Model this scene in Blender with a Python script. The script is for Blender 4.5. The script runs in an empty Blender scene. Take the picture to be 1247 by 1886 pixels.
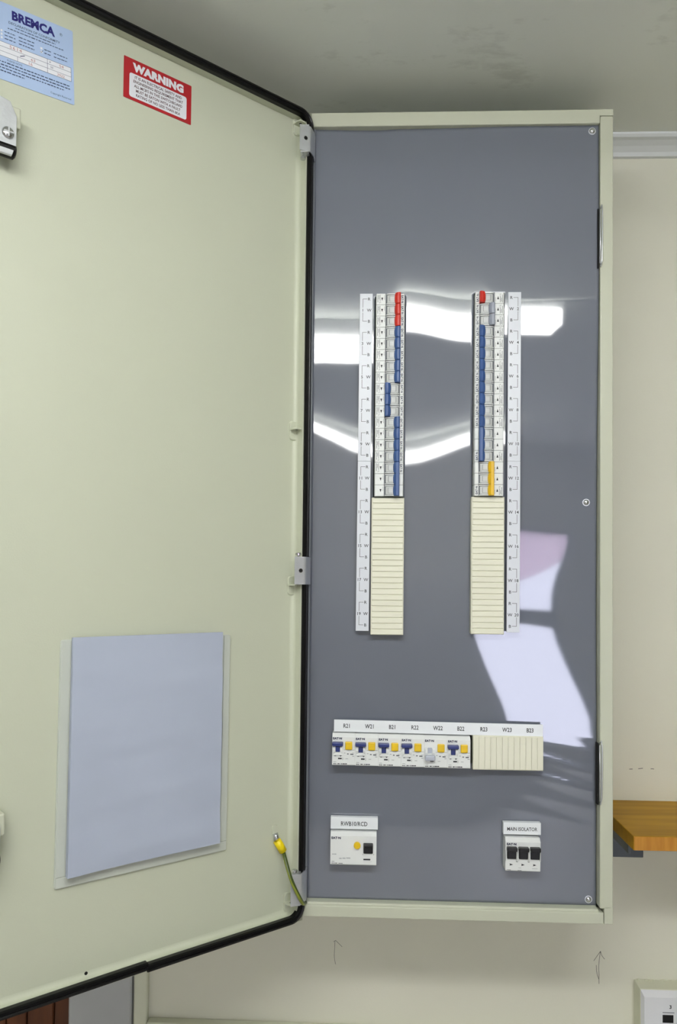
import bpy, bmesh, math, random
import numpy as np
from mathutils import Matrix, Vector

random.seed(4)
SC = bpy.context.scene
COL = SC.collection
PI = math.pi

# ------------------------------------------------------------------ camera
cam_d = bpy.data.cameras.new('camera')
cam = bpy.data.objects.new('camera', cam_d)
COL.objects.link(cam)
cam_d.sensor_fit = 'VERTICAL'
cam_d.sensor_height = 36.0
cam_d.lens = 1417.0 / 1886.0 * 36.0
cam_d.shift_y = (1035.2 - 943.0) / 1886.0
cam_d.clip_start = 0.02
cr = Vector((0.9992, 0.0385, 0.0105)).normalized()
cw = Vector((-0.0388, 0.9988, 0.0291)).normalized()
cu = cr.cross(cw).normalized()
cr = cw.cross(cu).normalized()
CAM = Vector((0.0983, -1.2191, -0.7615))
cam.matrix_world = Matrix(((cr.x, cu.x, -cw.x, CAM.x), (cr.y, cu.y, -cw.y, CAM.y), (cr.z, cu.z, -cw.z, CAM.z), (0, 0, 0, 1)))
SC.camera = cam

# ------------------------------------------------------------------ world (overcast daylight outside the window)
wd = bpy.data.worlds.new('world')
SC.world = wd
wd.use_nodes = True
bg = wd.node_tree.nodes['Background']
bg.inputs[0].default_value = (0.78, 0.80, 1.0, 1)
bg.inputs[1].default_value = 9.5

# exposure
SC.view_settings.view_transform = 'Standard'
SC.view_settings.look = 'None'
SC.view_settings.gamma = 1.0
SC.view_settings.use_curve_mapping = False
SC.view_settings.exposure = 0.0
LAMP = 33.5          # radiance of the tube diffusers

CEIL, FLOOR = 0.054, -2.35
WALL = 0.2
BACK = -4.6
XL, XR = -1.5, 2.0
LDROP = 0.045
LY1, LY2 = -1.3, -3.7     # ceiling battens


# ------------------------------------------------------------------ materials
def lin(c):
    r = []
    for v in c:
        v = v / 255.0
        r.append(v / 12.92 if v <= 0.04045 else ((v + 0.055) / 1.055) ** 2.4)
    return (*r, 1.0)


MATS = {}


def mat(name, c, rough=0.5, metal=0.0, var=0.06, scale=20.0, bump=0.0, bscale=200.0, emit=None, coat=0.0, spec=0.5):
    m = bpy.data.materials.new(name)
    m.use_nodes = True
    nt = m.node_tree
    b = nt.nodes['Principled BSDF']
    b.inputs['Roughness'].default_value = rough
    b.inputs['Metallic'].default_value = metal
    b.inputs['Specular IOR Level'].default_value = spec
    b.inputs['Coat Weight'].default_value = coat
    b.inputs['Coat Roughness'].default_value = 0.05
    L = lin(c)
    tc = nt.nodes.new('ShaderNodeTexCoord')
    n = nt.nodes.new('ShaderNodeTexNoise')
    n.inputs['Scale'].default_value = scale
    n.inputs['Detail'].default_value = 4
    nt.links.new(tc.outputs['Object'], n.inputs['Vector'])
    rp = nt.nodes.new('ShaderNodeValToRGB')
    rp.color_ramp.elements[0].position = 0.3
    rp.color_ramp.elements[1].position = 0.7
    rp.color_ramp.elements[0].color = tuple(v * (1 - var) for v in L[:3]) + (1,)
    rp.color_ramp.elements[1].color = tuple(min(1, v * (1 + var)) for v in L[:3]) + (1,)
    nt.links.new(n.outputs['Fac'], rp.inputs['Fac'])
    nt.links.new(rp.outputs['Color'], b.inputs['Base Color'])
    if bump > 0:
        n2 = nt.nodes.new('ShaderNodeTexNoise')
        n2.inputs['Scale'].default_value = bscale
        n2.inputs['Detail'].default_value = 3
        nt.links.new(tc.outputs['Object'], n2.inputs['Vector'])
        bp = nt.nodes.new('ShaderNodeBump')
        bp.inputs['Strength'].default_value = bump
        bp.inputs['Distance'].default_value = 0.001
        nt.links.new(n2.outputs['Fac'], bp.inputs['Height'])
        nt.links.new(bp.outputs['Normal'], b.inputs['Normal'])
    if emit:
        b.inputs['Emission Color'].default_value = emit[0]
        b.inputs['Emission Strength'].default_value = emit[1]
    MATS[name] = m
    return m


def speckle(name, c, dark, rough, sc1, sc2):
    """painted plaster with faint blotches and a few darker scuffs"""
    m = mat(name, c, rough, var=0.03, scale=2.5, bump=0.12, bscale=260)
    nt = m.node_tree
    b = nt.nodes['Principled BSDF']
    rp = [n for n in nt.nodes if n.type == 'VALTORGB'][0]
    tc = [n for n in nt.nodes if n.type == 'TEX_COORD'][0]
    n = nt.nodes.new('ShaderNodeTexNoise')
    n.inputs['Scale'].default_value = sc1
    n.inputs['Detail'].default_value = 6
    n.inputs['Roughness'].default_value = 0.7
    mp = nt.nodes.new('ShaderNodeMapping')
    mp.inputs['Scale'].default_value = (1, 2.2, 1)
    nt.links.new(tc.outputs['Object'], mp.inputs['Vector'])
    nt.links.new(mp.outputs['Vector'], n.inputs['Vector'])
    r2 = nt.nodes.new('ShaderNodeValToRGB')
    r2.color_ramp.elements[0].position = sc2
    r2.color_ramp.elements[1].position = sc2 + 0.1
    r2.color_ramp.elements[0].color = (0, 0, 0, 1)
    r2.color_ramp.elements[1].color = (0.35, 0.35, 0.35, 1)
    nt.links.new(n.outputs['Fac'], r2.inputs['Fac'])
    mx = nt.nodes.new('ShaderNodeMix')
    mx.data_type = 'RGBA'
    mx.inputs['B'].default_value = lin(dark)
    nt.links.new(r2.outputs['Color'], mx.inputs['Factor'])
    nt.links.new(rp.outputs['Color'], mx.inputs['A'])
    nt.links.new(mx.outputs['Result'], b.inputs['Base Color'])
    return m


def wood(name, c1, c2, axis, sc=30, rough=0.4, stretch=12):
    m = mat(name, c1, rough, var=0.0)
    nt = m.node_tree
    b = nt.nodes['Principled BSDF']
    tc = [n for n in nt.nodes if n.type == 'TEX_COORD'][0]
    n = [q for q in nt.nodes if q.type == 'TEX_NOISE'][0]
    rp = [q for q in nt.nodes if q.type == 'VALTORGB'][0]
    mp = nt.nodes.new('ShaderNodeMapping')
    s = [sc, sc, sc]
    s[axis] = sc / stretch
    mp.inputs['Scale'].default_value = s
    nt.links.new(tc.outputs['Object'], mp.inputs['Vector'])
    nt.links.new(mp.outputs['Vector'], n.inputs['Vector'])
    n.inputs['Scale'].default_value = 1.5
    rp.color_ramp.elements[0].color = lin(c1)
    rp.color_ramp.elements[1].color = lin(c2)
    return m


mat('door_paint', (195, 199, 179), 0.42, var=0.015, scale=3, bump=0.10, bscale=420)
mat('frame_paint', (194, 197, 178), 0.35, var=0.015, scale=8, bump=0.08, bscale=500)
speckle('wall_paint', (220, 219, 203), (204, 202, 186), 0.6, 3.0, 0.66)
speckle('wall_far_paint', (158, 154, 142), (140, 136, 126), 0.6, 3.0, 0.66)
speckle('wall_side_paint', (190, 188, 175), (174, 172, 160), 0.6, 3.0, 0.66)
speckle('ceiling_paint', (228, 232, 225), (176, 179, 170), 0.7, 5.0, 0.60)
mat('cornice_paint', (222, 226, 228), 0.5, var=0.02)
mat('trim_paint', (214, 216, 196), 0.5, var=0.02)
mat('white_paint', (222, 224, 228), 0.5, var=0.02)
mat('floor_vinyl', (205, 201, 194), 0.5, var=0.1, scale=6)
mat('panel_grey', (109, 114, 126), 0.035, var=0.02, scale=3)
MATS['panel_grey'].node_tree.nodes['Principled BSDF'].inputs['IOR'].default_value = 1.85
mat('grey_edge', (120, 124, 132), 0.4, var=0.02)
mat('black_void', (8, 8, 9), 0.8, var=0.1)
mat('rubber', (7, 7, 9), 0.3, var=0.1, scale=60, spec=0.25)
mat('zinc', (214, 217, 222), 0.36, 0.75, var=0.06, scale=60, bump=0.15, bscale=300)
mat('steel', (210, 212, 216), 0.18, 1.0, var=0.04, scale=60)
mat('device_white', (226, 229, 228), 0.4, var=0.01)
mat('device_recess', (204, 207, 206), 0.45, var=0.01)
mat('filler', (228, 227, 208), 0.45, var=0.015)
mat('label_white', (214, 218, 226), 0.32, var=0.01)
mat('label_bright', (232, 236, 240), 0.25, var=0.01)
mat('ink_and_seam_shade', (34, 36, 42), 0.6, var=0.0)
mat('grey_ink_and_gap_shade', (92, 96, 102), 0.6, var=0.0)
mat('ink_faint', (176, 180, 184), 0.6, var=0.0)
mat('logo_ink', (28, 34, 66), 0.5, var=0.0)
mat('toggle_blue', (52, 84, 140), 0.35, var=0.02)
mat('toggle_navy', (40, 54, 116), 0.35, var=0.02)
mat('toggle_red', (196, 40, 26), 0.35, var=0.02)
mat('toggle_grey', (142, 148, 162), 0.35, var=0.02)
mat('toggle_palegrey', (178, 183, 196), 0.35, var=0.02)
mat('toggle_yellow', (222, 178, 16), 0.35, var=0.02)
mat('button_yellow', (226, 188, 22), 0.35, var=0.02)
mat('toggle_black', (12, 12, 16), 0.3, var=0.02)
mat('sticker_red', (170, 26, 36), 0.35, var=0.02)
mat('sticker_white', (226, 228, 234), 0.35, var=0.01)
mat('sticker_ink', (70, 30, 40), 0.6, var=0.0)
mat('label_blue', (170, 192, 226), 0.35, var=0.015)
mat('brand_blue', (28, 24, 110), 0.4, var=0.0)
mat('label_ink', (52, 62, 96), 0.6, var=0.0)
mat('pen_red', (170, 110, 110), 0.6, var=0.0)
mat('pocket', (192, 197, 188), 0.3, var=0.01)
mat('paper', (173, 181, 199), 0.7, var=0.02, scale=10)
mat('ferrule_yellow', (238, 212, 8), 0.4, var=0.02)
mat('wire_green', (62, 78, 20), 0.4, var=0.03)
mat('wire_yellow', (128, 138, 46), 0.4, var=0.03)
mat('pencil', (92, 92, 90), 0.7, var=0.1, scale=200)
mat('shaded_white_paint', (176, 178, 180), 0.5, var=0.02)  # white architrave paint, darkened to stand for the shade it sits in
mat('lamp_base', (225, 226, 224), 0.5, var=0.01)
mat('bracket_metal', (92, 98, 102), 0.35, 0.7, var=0.1)
wood('shelf_wood', (154, 112, 14), (182, 138, 26), 0, 36, 0.5)
MATS['shelf_wood'].node_tree.nodes['Principled BSDF'].inputs['Specular IOR Level'].default_value = 0.25
wood('shelf_edge', (172, 112, 26), (196, 138, 48), 2, 90, 0.5, 8)
wood('dark_wood', (70, 36, 16), (100, 54, 24), 2, 30, 0.5)
m = mat('diffuser', (240, 240, 232), 0.5, var=0.0, emit=((1.0, 1.0, 0.985, 1), LAMP))
m = mat('diffuser_base', (240, 240, 232), 0.5, var=0.0, emit=((1.0, 1.0, 0.985, 1), LAMP * 0.6))
m = mat('blind', (214, 196, 200), 0.7, var=0.02)
b_ = m.node_tree.nodes['Principled BSDF']
tr_ = m.node_tree.nodes.new('ShaderNodeBsdfTranslucent')
tr_.inputs['Color'].default_value = lin((246, 232, 238))
ms_ = m.node_tree.nodes.new('ShaderNodeMixShader')
ms_.inputs[0].default_value = 0.9
m.node_tree.links.new(b_.outputs[0], ms_.inputs[1])
m.node_tree.links.new(tr_.outputs[0], ms_.inputs[2])
m.node_tree.links.new(ms_.outputs[0], m.node_tree.nodes['Material Output'].inputs[0])

gl = bpy.data.materials.new('window_glass')
gl.use_nodes = True
nt = gl.node_tree
nt.nodes.clear()
o_ = nt.nodes.new('ShaderNodeOutputMaterial')
mx_ = nt.nodes.new('ShaderNodeMixShader')
t_ = nt.nodes.new('ShaderNodeBsdfTransparent')
g_ = nt.nodes.new('ShaderNodeBsdfGlossy')
g_.inputs['Roughness'].default_value = 0.02
mx_.inputs[0].default_value = 0.08
nt.links.new(t_.outputs[0], mx_.inputs[1])
nt.links.new(g_.outputs[0], mx_.inputs[2])
nt.links.new(mx_.outputs[0], o_.inputs[0])
MATS['window_glass'] = gl


# ------------------------------------------------------------------ mesh helpers
class MB:
    """collects shapes; .build() links them as ONE mesh object"""

    def __init__(s):
        s.v, s.f, s.m, s.sm = [], [], [], []
        s.mats = []

    def mi(s, name):
        if name not in s.mats:
            s.mats.append(name)
        return s.mats.index(name)

    def add(s, verts, faces, mname, smooth=False, M=None):
        o = len(s.v)
        k = s.mi(mname)
        for p in verts:
            p = Vector(p)
            s.v.append(tuple(M @ p) if M else tuple(p))
        for fc in faces:
            s.f.append([o + i for i in fc])
            s.m.append(k)
            s.sm.append(smooth)
        return s

    def add_bm(s, bm, mname, smooth=False, M=None):
        bm.verts.ensure_lookup_table()
        for i, v in enumerate(bm.verts):
            v.index = i
        s.add([v.co.copy() for v in bm.verts], [[v.index for v in f.verts] for f in bm.faces], mname, smooth, M)
        bm.free()
        return s

    def box(s, x0, x1, y0, y1, z0, z1, mname, bev=0.0, seg=1, M=None):
        bm = bmesh.new()
        bmesh.ops.create_cube(bm, size=1.0)
        for v in bm.verts:
            v.co = Vector(((x0 + x1) / 2 + v.co.x * (x1 - x0), (y0 + y1) / 2 + v.co.y * (y1 - y0), (z0 + z1) / 2 + v.co.z * (z1 - z0)))
        if bev > 0:
            bmesh.ops.bevel(bm, geom=bm.edges[:], offset=bev, segments=seg, profile=0.5, affect='EDGES')
        return s.add_bm(bm, mname, False, M)

    def prism(s, pts, z0, z1, mname, bev=0.0, M=None, smooth=False):
        """outline in local xy (ccw), extruded z0..z1"""
        n = len(pts)
        if bev > 0:
            cx = sum(p[0] for p in pts) / n
            cy = sum(p[1] for p in pts) / n
            ins = []
            for (x, y) in pts:
                d = math.hypot(x - cx, y - cy) or 1
                ins.append((x - (x - cx) / d * bev, y - (y - cy) / d * bev))
            rings = [[(x, y, z0) for x, y in pts], [(x, y, z1 - bev) for x, y in pts], [(x, y, z1) for x, y in ins]]
        else:
            rings = [[(x, y, z0) for x, y in pts], [(x, y, z1) for x, y in pts]]
        v = [p for r in rings for p in r]
        f = []
        for k in range(len(rings) - 1):
            for i in range(n):
                j = (i + 1) % n
                f.append([k * n + i, k * n + j, (k + 1) * n + j, (k + 1) * n + i])
        f.append([(len(rings) - 1) * n + i for i in range(n)])
        f.append([n - 1 - i for i in range(n)])
        return s.add(v, f, mname, smooth, M)

    def profile_x(s, pts, x0, x1, mname, M=None, smooth=False):
        """outline in local (y,z), extruded along x"""
        n = len(pts)
        v = [(x0, a, b) for a, b in pts] + [(x1, a, b) for a, b in pts]
        f = [[i, (i + 1) % n, n + (i + 1) % n, n + i] for i in range(n)]
        s.add(v, f, mname, smooth, M)
        s.add(v, [list(range(n))[::-1], [n + i for i in range(n)]], mname, False, M)
        return s

    def cyl(s, c, r, z0, z1, mname, n=20, bev=0.0, M=None):
        pts = [(c[0] + r * math.cos(2 * PI * i / n), c[1] + r * math.sin(2 * PI * i / n)) for i in range(n)]
        return s.prism(pts, z0, z1, mname, bev, M)

    def dome(s, c, r, z0, h, mname, n=18, rings=5, M=None):
        v, f = [], []
        for k in range(rings):
            a = k / rings * PI / 2
            for i in range(n):
                v.append((c[0] + r * math.cos(a) * math.cos(2 * PI * i / n), c[1] + r * math.cos(a) * math.sin(2 * PI * i / n), z0 + h * math.sin(a)))
        v.append((c[0], c[1], z0 + h))
        for k in range(rings - 1):
            for i in range(n):
                j = (i + 1) % n
                f.append([k * n + i, k * n + j, (k + 1) * n + j, (k + 1) * n + i])
        for i in range(n):
            f.append([(rings - 1) * n + i, (rings - 1) * n + (i + 1) % n, rings * n])
        return s.add(v, f, mname, True, M)

    def rect(s, x0, x1, y0, y1, z, mname, M=None):
        return s.add([(x0, y0, z), (x1, y0, z), (x1, y1, z), (x0, y1, z)], [[0, 1, 2, 3]], mname, False, M)

    def poly(s, pts, z, mname, M=None):
        return s.add([(x, y, z) for x, y in pts], [list(range(len(pts)))], mname, False, M)

    def stroke(s, pts, w, z, mname, M=None):
        """flat line of width w in the xy plane"""
        for (a, b), (c, d) in zip(pts[:-1], pts[1:]):
            L = math.hypot(c - a, d - b) or 1
            nx, ny = -(d - b) / L * w / 2, (c - a) / L * w / 2
            ex, ey = (c - a) / L * w / 2, (d - b) / L * w / 2
            s.poly([(a - nx - ex, b - ny - ey), (c - nx + ex, d - ny + ey), (c + nx + ex, d + ny + ey), (a + nx - ex, b + ny - ey)], z, mname, M)
        return s

    def tube(s, pts, r, mname, n=10, M=None, mname2=None):
        P = [Vector(p) for p in pts]
        v, f, f2 = [], [], []
        up = Vector((0.3, 0.2, 0.9)).normalized()
        for i, p in enumerate(P):
            d = (P[min(i + 1, len(P) - 1)] - P[max(i - 1, 0)]).normalized()
            a = d.cross(up)
            if a.length < 1e-4:
                a = d.cross(Vector((1, 0, 0)))
            a.normalize()
            b = d.cross(a)
            for k in range(n):
                t = 2 * PI * k / n
                v.append(p + a * math.cos(t) * r + b * math.sin(t) * r)
        for i in range(len(P) - 1):
            for k in range(n):
                j = (k + 1) % n
                q = [i * n + k, i * n + j, (i + 1) * n + j, (i + 1) * n + k]
                (f2 if (mname2 and k < n * 0.35) else f).append(q)
        f.append(list(range(n))[::-1])
        f.append([(len(P) - 1) * n + k for k in range(n)])
        s.add(v, f, mname, True, M)
        if f2:
            s.add(v, f2, mname2, True, M)
        return s

    def text(s, body, x, y, size, z, mname, bold=0.0, align='CENTER', rot=0.0, sx=1.0, M=None, space=1.0):
        vs, fs = text_geo(body, bold, space)
        if not vs:
            return s
        w0 = min(p[0] for p in vs)
        w1 = max(p[0] for p in vs)
        ox = {'CENTER': (w0 + w1) / 2, 'LEFT': w0, 'RIGHT': w1}[align]
        c, sn = math.cos(rot), math.sin(rot)
        out = []
        for a, b in vs:
            a = (a - ox) * size * sx
            b = (b - 0.365) * size
            out.append((x + a * c - b * sn, y + a * sn + b * c, z))
        return s.add(out, fs, mname, False, M)

    def build(s, name, parent=None, M=None):
        me = bpy.data.meshes.new(name)
        me.from_pydata(s.v, [], s.f)
        for q in s.mats:
            me.materials.append(MATS[q])
        me.polygons.foreach_set('material_index', s.m)
        me.polygons.foreach_set('use_smooth', s.sm)
        me.update()
        ob = bpy.data.objects.new(name, me)
        COL.objects.link(ob)
        place(ob, parent, M or Matrix.Identity(4))
        return ob


TXT = {}


def text_geo(body, bold, space):
    """outline of a line of lettering, cap height about 0.73 for size 1"""
    key = (body, bold, space)
    if key in TXT:
        return TXT[key]
    cu_ = bpy.data.curves.new('t', 'FONT')
    cu_.body = body
    cu_.size = 1.0
    cu_.resolution_u = 2
    cu_.offset = bold
    cu_.space_character = space
    ob = bpy.data.objects.new('t', cu_)
    COL.objects.link(ob)
    dg = bpy.context.evaluated_depsgraph_get()
    me = ob.evaluated_get(dg).to_mesh()
    vs = [(v.co.x, v.co.y) for v in me.vertices]
    fs = [list(p.vertices) for p in me.polygons]
    ob.evaluated_get(dg).to_mesh_clear()
    bpy.data.objects.remove(ob)
    bpy.data.curves.remove(cu_)
    TXT[key] = (vs, fs)
    return TXT[key]


WM = {}


def place(ob, parent, M):
    """M is the world matrix of the object"""
    WM[ob.name] = M.copy()
    if parent:
        ob.parent = parent
        ob.matrix_basis = WM[parent.name].inverted() @ M
    else:
        ob.matrix_basis = M


def tag(o, label=None, cat=None, group=None, kind=None):
    if label:
        o['label'] = label
    if cat:
        o['category'] = cat
    if group:
        o['group'] = group
    if kind:
        o['kind'] = kind
    return o


def empty(name, M, label, cat, group=None):
    o = bpy.data.objects.new(name, None)
    o.empty_display_size = 0.02
    COL.objects.link(o)
    place(o, None, M)
    return tag(o, label, cat, group)


def share(name, src, parent, M):
    """another object on the same mesh data"""
    o = bpy.data.objects.new(name, src.data)
    COL.objects.link(o)
    place(o, parent, M)
    return o


def rrect(x0, x1, y0, y1, r, n=4):
    pts = []
    for cx, cy, a0 in ((x1 - r, y1 - r, 0), (x0 + r, y1 - r, 90), (x0 + r, y0 + r, 180), (x1 - r, y0 + r, 270)):
        for k in range(n + 1):
            a = math.radians(a0 + 90 * k / n)
            pts.append((cx + r * math.cos(a), cy + r * math.sin(a)))
    return pts


T = Matrix.Translation
RX90 = Matrix.Rotation(PI / 2, 4, 'X')


def RZ(a):
    return Matrix.Rotation(a, 4, 'Z')


def on_panel(x, z, y=0.014, rot=0.0):
    """frame on the cabinet front: local x right, y up, z out of the wall"""
    return T((x, y, z)) @ RX90 @ RZ(rot)


AL = 0.7203
HINGE = Vector((-0.0042, -0.012, 0.0))
DOOR = T(HINGE) @ RZ(AL) @ RX90      # local x towards the hinge (= -s), y up, z towards the room
INNER = -0.017                       # local z of the door's inner face


# ================================================================== THE SETTING
def struct(name, mb, parent=None):
    o = mb.build(name, parent)
    if not parent:
        o['kind'] = 'structure'
    return o


DX0, DX1 = -1.15, -0.44              # doorway left of the cabinet
w = MB()
w.box(DX1, XR, WALL, WALL + 0.1, FLOOR, CEIL, 'wall_paint')
w.box(XL, DX0, WALL, WALL + 0.1, FLOOR, CEIL, 'wall_paint')
w.box(DX0, DX1, WALL, WALL + 0.1, -0.32, CEIL, 'wall_paint')
wall_back = struct('wall_back', w)
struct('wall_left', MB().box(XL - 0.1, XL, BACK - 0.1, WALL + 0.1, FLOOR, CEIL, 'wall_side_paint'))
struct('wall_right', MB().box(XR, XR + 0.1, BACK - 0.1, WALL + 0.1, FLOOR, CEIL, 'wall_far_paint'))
WX0, WX1, WZ0, WZ1 = 0.88, 1.56, -1.98, -0.47
w = MB()
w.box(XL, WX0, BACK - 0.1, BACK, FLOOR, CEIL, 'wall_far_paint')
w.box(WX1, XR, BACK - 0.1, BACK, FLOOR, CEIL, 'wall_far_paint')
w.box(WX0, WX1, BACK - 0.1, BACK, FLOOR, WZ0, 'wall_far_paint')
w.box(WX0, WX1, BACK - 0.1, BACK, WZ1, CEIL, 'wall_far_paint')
struct('wall_front', w)
struct('floor', MB().box(XL - 0.1, XR + 0.1, BACK - 0.1, WALL + 0.9, FLOOR - 0.1, FLOOR, 'floor_vinyl'))
struct('ceiling', MB().box(XL - 0.1, XR + 0.1, BACK - 0.1, WALL + 0.1, CEIL, CEIL + 0.1, 'ceiling_paint'))

# window behind the photographer
wf = MB()
for a in ((WX0, WX0 + 0.035, WZ0, WZ1), (WX1 - 0.035, WX1, WZ0, WZ1), (WX0 + 0.035, WX1 - 0.035, WZ0, WZ0 + 0.04), (WX0 + 0.035, WX1 - 0.035, WZ1 - 0.03, WZ1), (WX0 + 0.035, WX1 - 0.035, -1.06, -0.94)):
    wf.box(a[0], a[1], BACK - 0.08, BACK - 0.01, a[2], a[3], 'bracket_metal', 0.002)
win = struct('window_1', wf)
MB().box(WX0 + 0.035, WX1 - 0.035, BACK - 0.052, BACK - 0.048, WZ0 + 0.04, -1.06, 'window_glass').build('pane', win)
MB().box(WX0 + 0.035, WX1 - 0.035, BACK - 0.052, BACK - 0.048, -0.94, WZ1 - 0.03, 'window_glass').build('pane', win)
MB().box(WX0 + 0.037, WX1 - 0.037, BACK - 0.046, BACK - 0.042, -0.72, WZ1 - 0.03, 'blind').build('blind', win)
MB().box(WX0 - 0.03, WX1 + 0.03, BACK - 0.01, BACK + 0.05, WZ0 - 0.03, WZ0 - 0.001, 'white_paint', 0.004).build('window_sill', win)

# cornice, dado ledge, corner strip, architrave
cz = 0.0303
prof = [(WALL, CEIL), (WALL - 0.046, CEIL), (WALL - 0.046, CEIL - 0.0035), (WALL - 0.042, CEIL - 0.007), (WALL - 0.034, CEIL - 0.008), (WALL - 0.022, CEIL - 0.012),
        (WALL - 0.012, CEIL - 0.018), (WALL - 0.008, cz), (WALL, cz)]
struct('trim_1', MB().profile_x(prof, XL, XR, 'cornice_paint'))
struct('trim_2', MB().box(-0.2955, XR, WALL - 0.022, WALL, -1.63, -1.556, 'trim_paint', 0.003))
struct('trim_3', MB().box(-0.3205, -0.2955, WALL - 0.014, WALL, FLOOR, CEIL, 'trim_paint', 0.002))
a_ = MB()
a_.box(-0.44, -0.324, WALL - 0.016, WALL, FLOOR, -0.25, 'shaded_white_paint', 0.003)
a_.box(DX0 - 0.1, DX0, WALL - 0.016, WALL, FLOOR, -0.25, 'shaded_white_paint', 0.003)
a_.box(DX0, -0.44, WALL - 0.016, WALL, -0.35, -0.25, 'shaded_white_paint', 0.003)
struct('trim_4', a_)
d1 = MB()
d1.box(-0.615, DX1 - 0.002, WALL + 0.045, WALL + 0.06, FLOOR + 0.01, -0.325, 'dark_wood')
door1 = struct('door_1', d1)
x = DX1 - 0.004
for k, wd_ in enumerate((0.042, 0.052, 0.040, 0.034)):
    MB().box(x - wd_ + 0.0025, x, WALL + 0.030, WALL + 0.0449, FLOOR + 0.01, -0.325, 'dark_wood', 0.002).build('plank', door1)
    x -= wd_
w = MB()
w.box(DX0 - 0.05, DX1 + 0.05, WALL + 0.85, WALL + 0.9, FLOOR, CEIL, 'black_void')  # passage walls coloured black to stand for its unlit dark
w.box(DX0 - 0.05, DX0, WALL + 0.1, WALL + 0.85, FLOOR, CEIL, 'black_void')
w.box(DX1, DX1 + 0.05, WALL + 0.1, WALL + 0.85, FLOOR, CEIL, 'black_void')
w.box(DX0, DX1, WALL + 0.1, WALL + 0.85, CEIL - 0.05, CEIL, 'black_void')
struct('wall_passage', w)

# pencil arrows and scuffs on the wall under / beside the cabinet
MW = T((0, WALL - 0.0004, 0)) @ RX90


def pencil(name, lines, wd_, label):
    mb = MB()
    for ln in lines:
        mb.stroke(ln, wd_, 0, 'pencil')
    o = mb.build(name, wall_back, MW)
    tag(o, label)


pencil('pencil_arrow', [[(0.0455, -1.4516), (0.0437, -1.4440), (0.0430, -1.4361), (0.0434, -1.4250), (0.0440, -1.4100)], [(0.0415, -1.4115), (0.0452, -1.4090), (0.0500, -1.4135), (0.0570, -1.4200)]], 0.0007,
       'thin pencilled arrow pointing up under the cabinet')
pencil('pencil_arrow', [[(0.5188, -1.4723), (0.5186, -1.4650), (0.5190, -1.4560), (0.5183, -1.4480), (0.5183, -1.4400), (0.5195, -1.4280), (0.5212, -1.4156)],
                        [(0.5186, -1.4650), (0.5160, -1.4580), (0.5143, -1.4500), (0.5138, -1.4400)],
                        [(0.5096, -1.4320), (0.5150, -1.4240), (0.5214, -1.4150), (0.5240, -1.4230), (0.5285, -1.4285)]], 0.0008,
       'double-lined pencilled arrow under the cabinet corner')
pencil('scuff_mark', [[(0.5890, -1.0882), (0.5930, -1.0876), (0.5962, -1.0872)], [(0.6110, -1.0880), (0.6140, -1.0878), (0.6160, -1.0882)], [(0.573, -1.0893), (0.578, -1.0890)]], 0.0011,
       'short dark scuffs above the shelf')

# ceiling battens
for i, (ly, x0, x1, lb) in enumerate(((LY1, -0.52, 0.70, 'long white ceiling batten light nearest the cabinet'), (LY2, -0.50, 0.98, 'long white ceiling batten light by the far window'))):
    M = T(((x0 + x1) / 2, ly, CEIL))
    e = empty('ceiling_light', M, lb, 'light', 'ceiling batten lights')
    b = MB()
    b.box(x0 - 0.02, x1 + 0.02, ly - 0.06, ly + 0.06, CEIL - LDROP - 0.022, CEIL - 0.0005, 'lamp_base', 0.003)
    b.build('housing', e)
    d = MB()
    pts = [(ly - 0.08, CEIL - LDROP - 0.0225), (ly - 0.08, CEIL - LDROP - 0.062), (ly - 0.076, CEIL - LDROP - 0.070), (ly + 0.076, CEIL - LDROP - 0.070), (ly + 0.08, CEIL - LDROP - 0.062), (ly + 0.08, CEIL - LDROP - 0.0225)]
    d.profile_x(pts, x0, x1, 'diffuser')
    d.mi('diffuser_base')
    for fi in range(len(d.f)):
        zs = [d.v[q][2] for q in d.f[fi]]
        if max(zs) - min(zs) < 1e-5 and zs[0] < CEIL - LDROP - 0.05:
            d.m[fi] = 1
    d.build('diffuser', e)
    for xe in (x0 - 0.014, x1 + 0.0005):
        MB().box(xe, xe + 0.0135, ly - 0.082, ly + 0.082, CEIL - LDROP - 0.072, CEIL - LDROP - 0.0225, 'lamp_base', 0.002).build('end_cap', e)

# ================================================================== THE CABINET
CX0, CX1, CZ0, CZ1 = -0.018, 0.4817, -1.2822, 0.0
cab = empty('switchboard_cabinet', T(((CX0 + CX1) / 2, 0.1, CZ0)), 'tall cream steel switchboard cabinet with open door and grey inner panel', 'electrical cabinet')
b = MB()
b.box(CX0, CX0 + 0.002, 0.0226, WALL - 0.001, CZ0, CZ1, 'frame_paint')
b.box(CX1 - 0.002, CX1, 0.0226, WALL - 0.001, CZ0, CZ1, 'frame_paint')
b.box(CX0 + 0.002, CX1 - 0.002, 0.0226, WALL - 0.001, CZ0, CZ0 + 0.002, 'frame_paint')
b.box(CX0 + 0.002, CX1 - 0.002, 0.0226, WALL - 0.001, CZ1 - 0.002, CZ1, 'frame_paint')
b.box(CX0 + 0.002, CX1 - 0.002, WALL - 0.003, WALL - 0.001, CZ0 + 0.002, CZ1 - 0.002, 'frame_paint')
b.build('body', cab)
FD = 0.0225
MB().box(CX0, 0.4606, 0, FD, -0.0226, CZ1, 'frame_paint', 0.0016, 2).box(0.4580, CX1, 0, FD, -0.0105, CZ1, 'frame_paint', 0.0014, 2).build('frame_top', cab)
MB().box(0.4610, CX1 - 0.0004, 0.0002, FD, -1.2585, -0.0112, 'frame_paint', 0.0016, 2).box(0.4676, CX1 - 0.0004, 0.0002, FD, CZ0, -1.255, 'frame_paint', 0.0012, 2).build('frame_right', cab)
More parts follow.
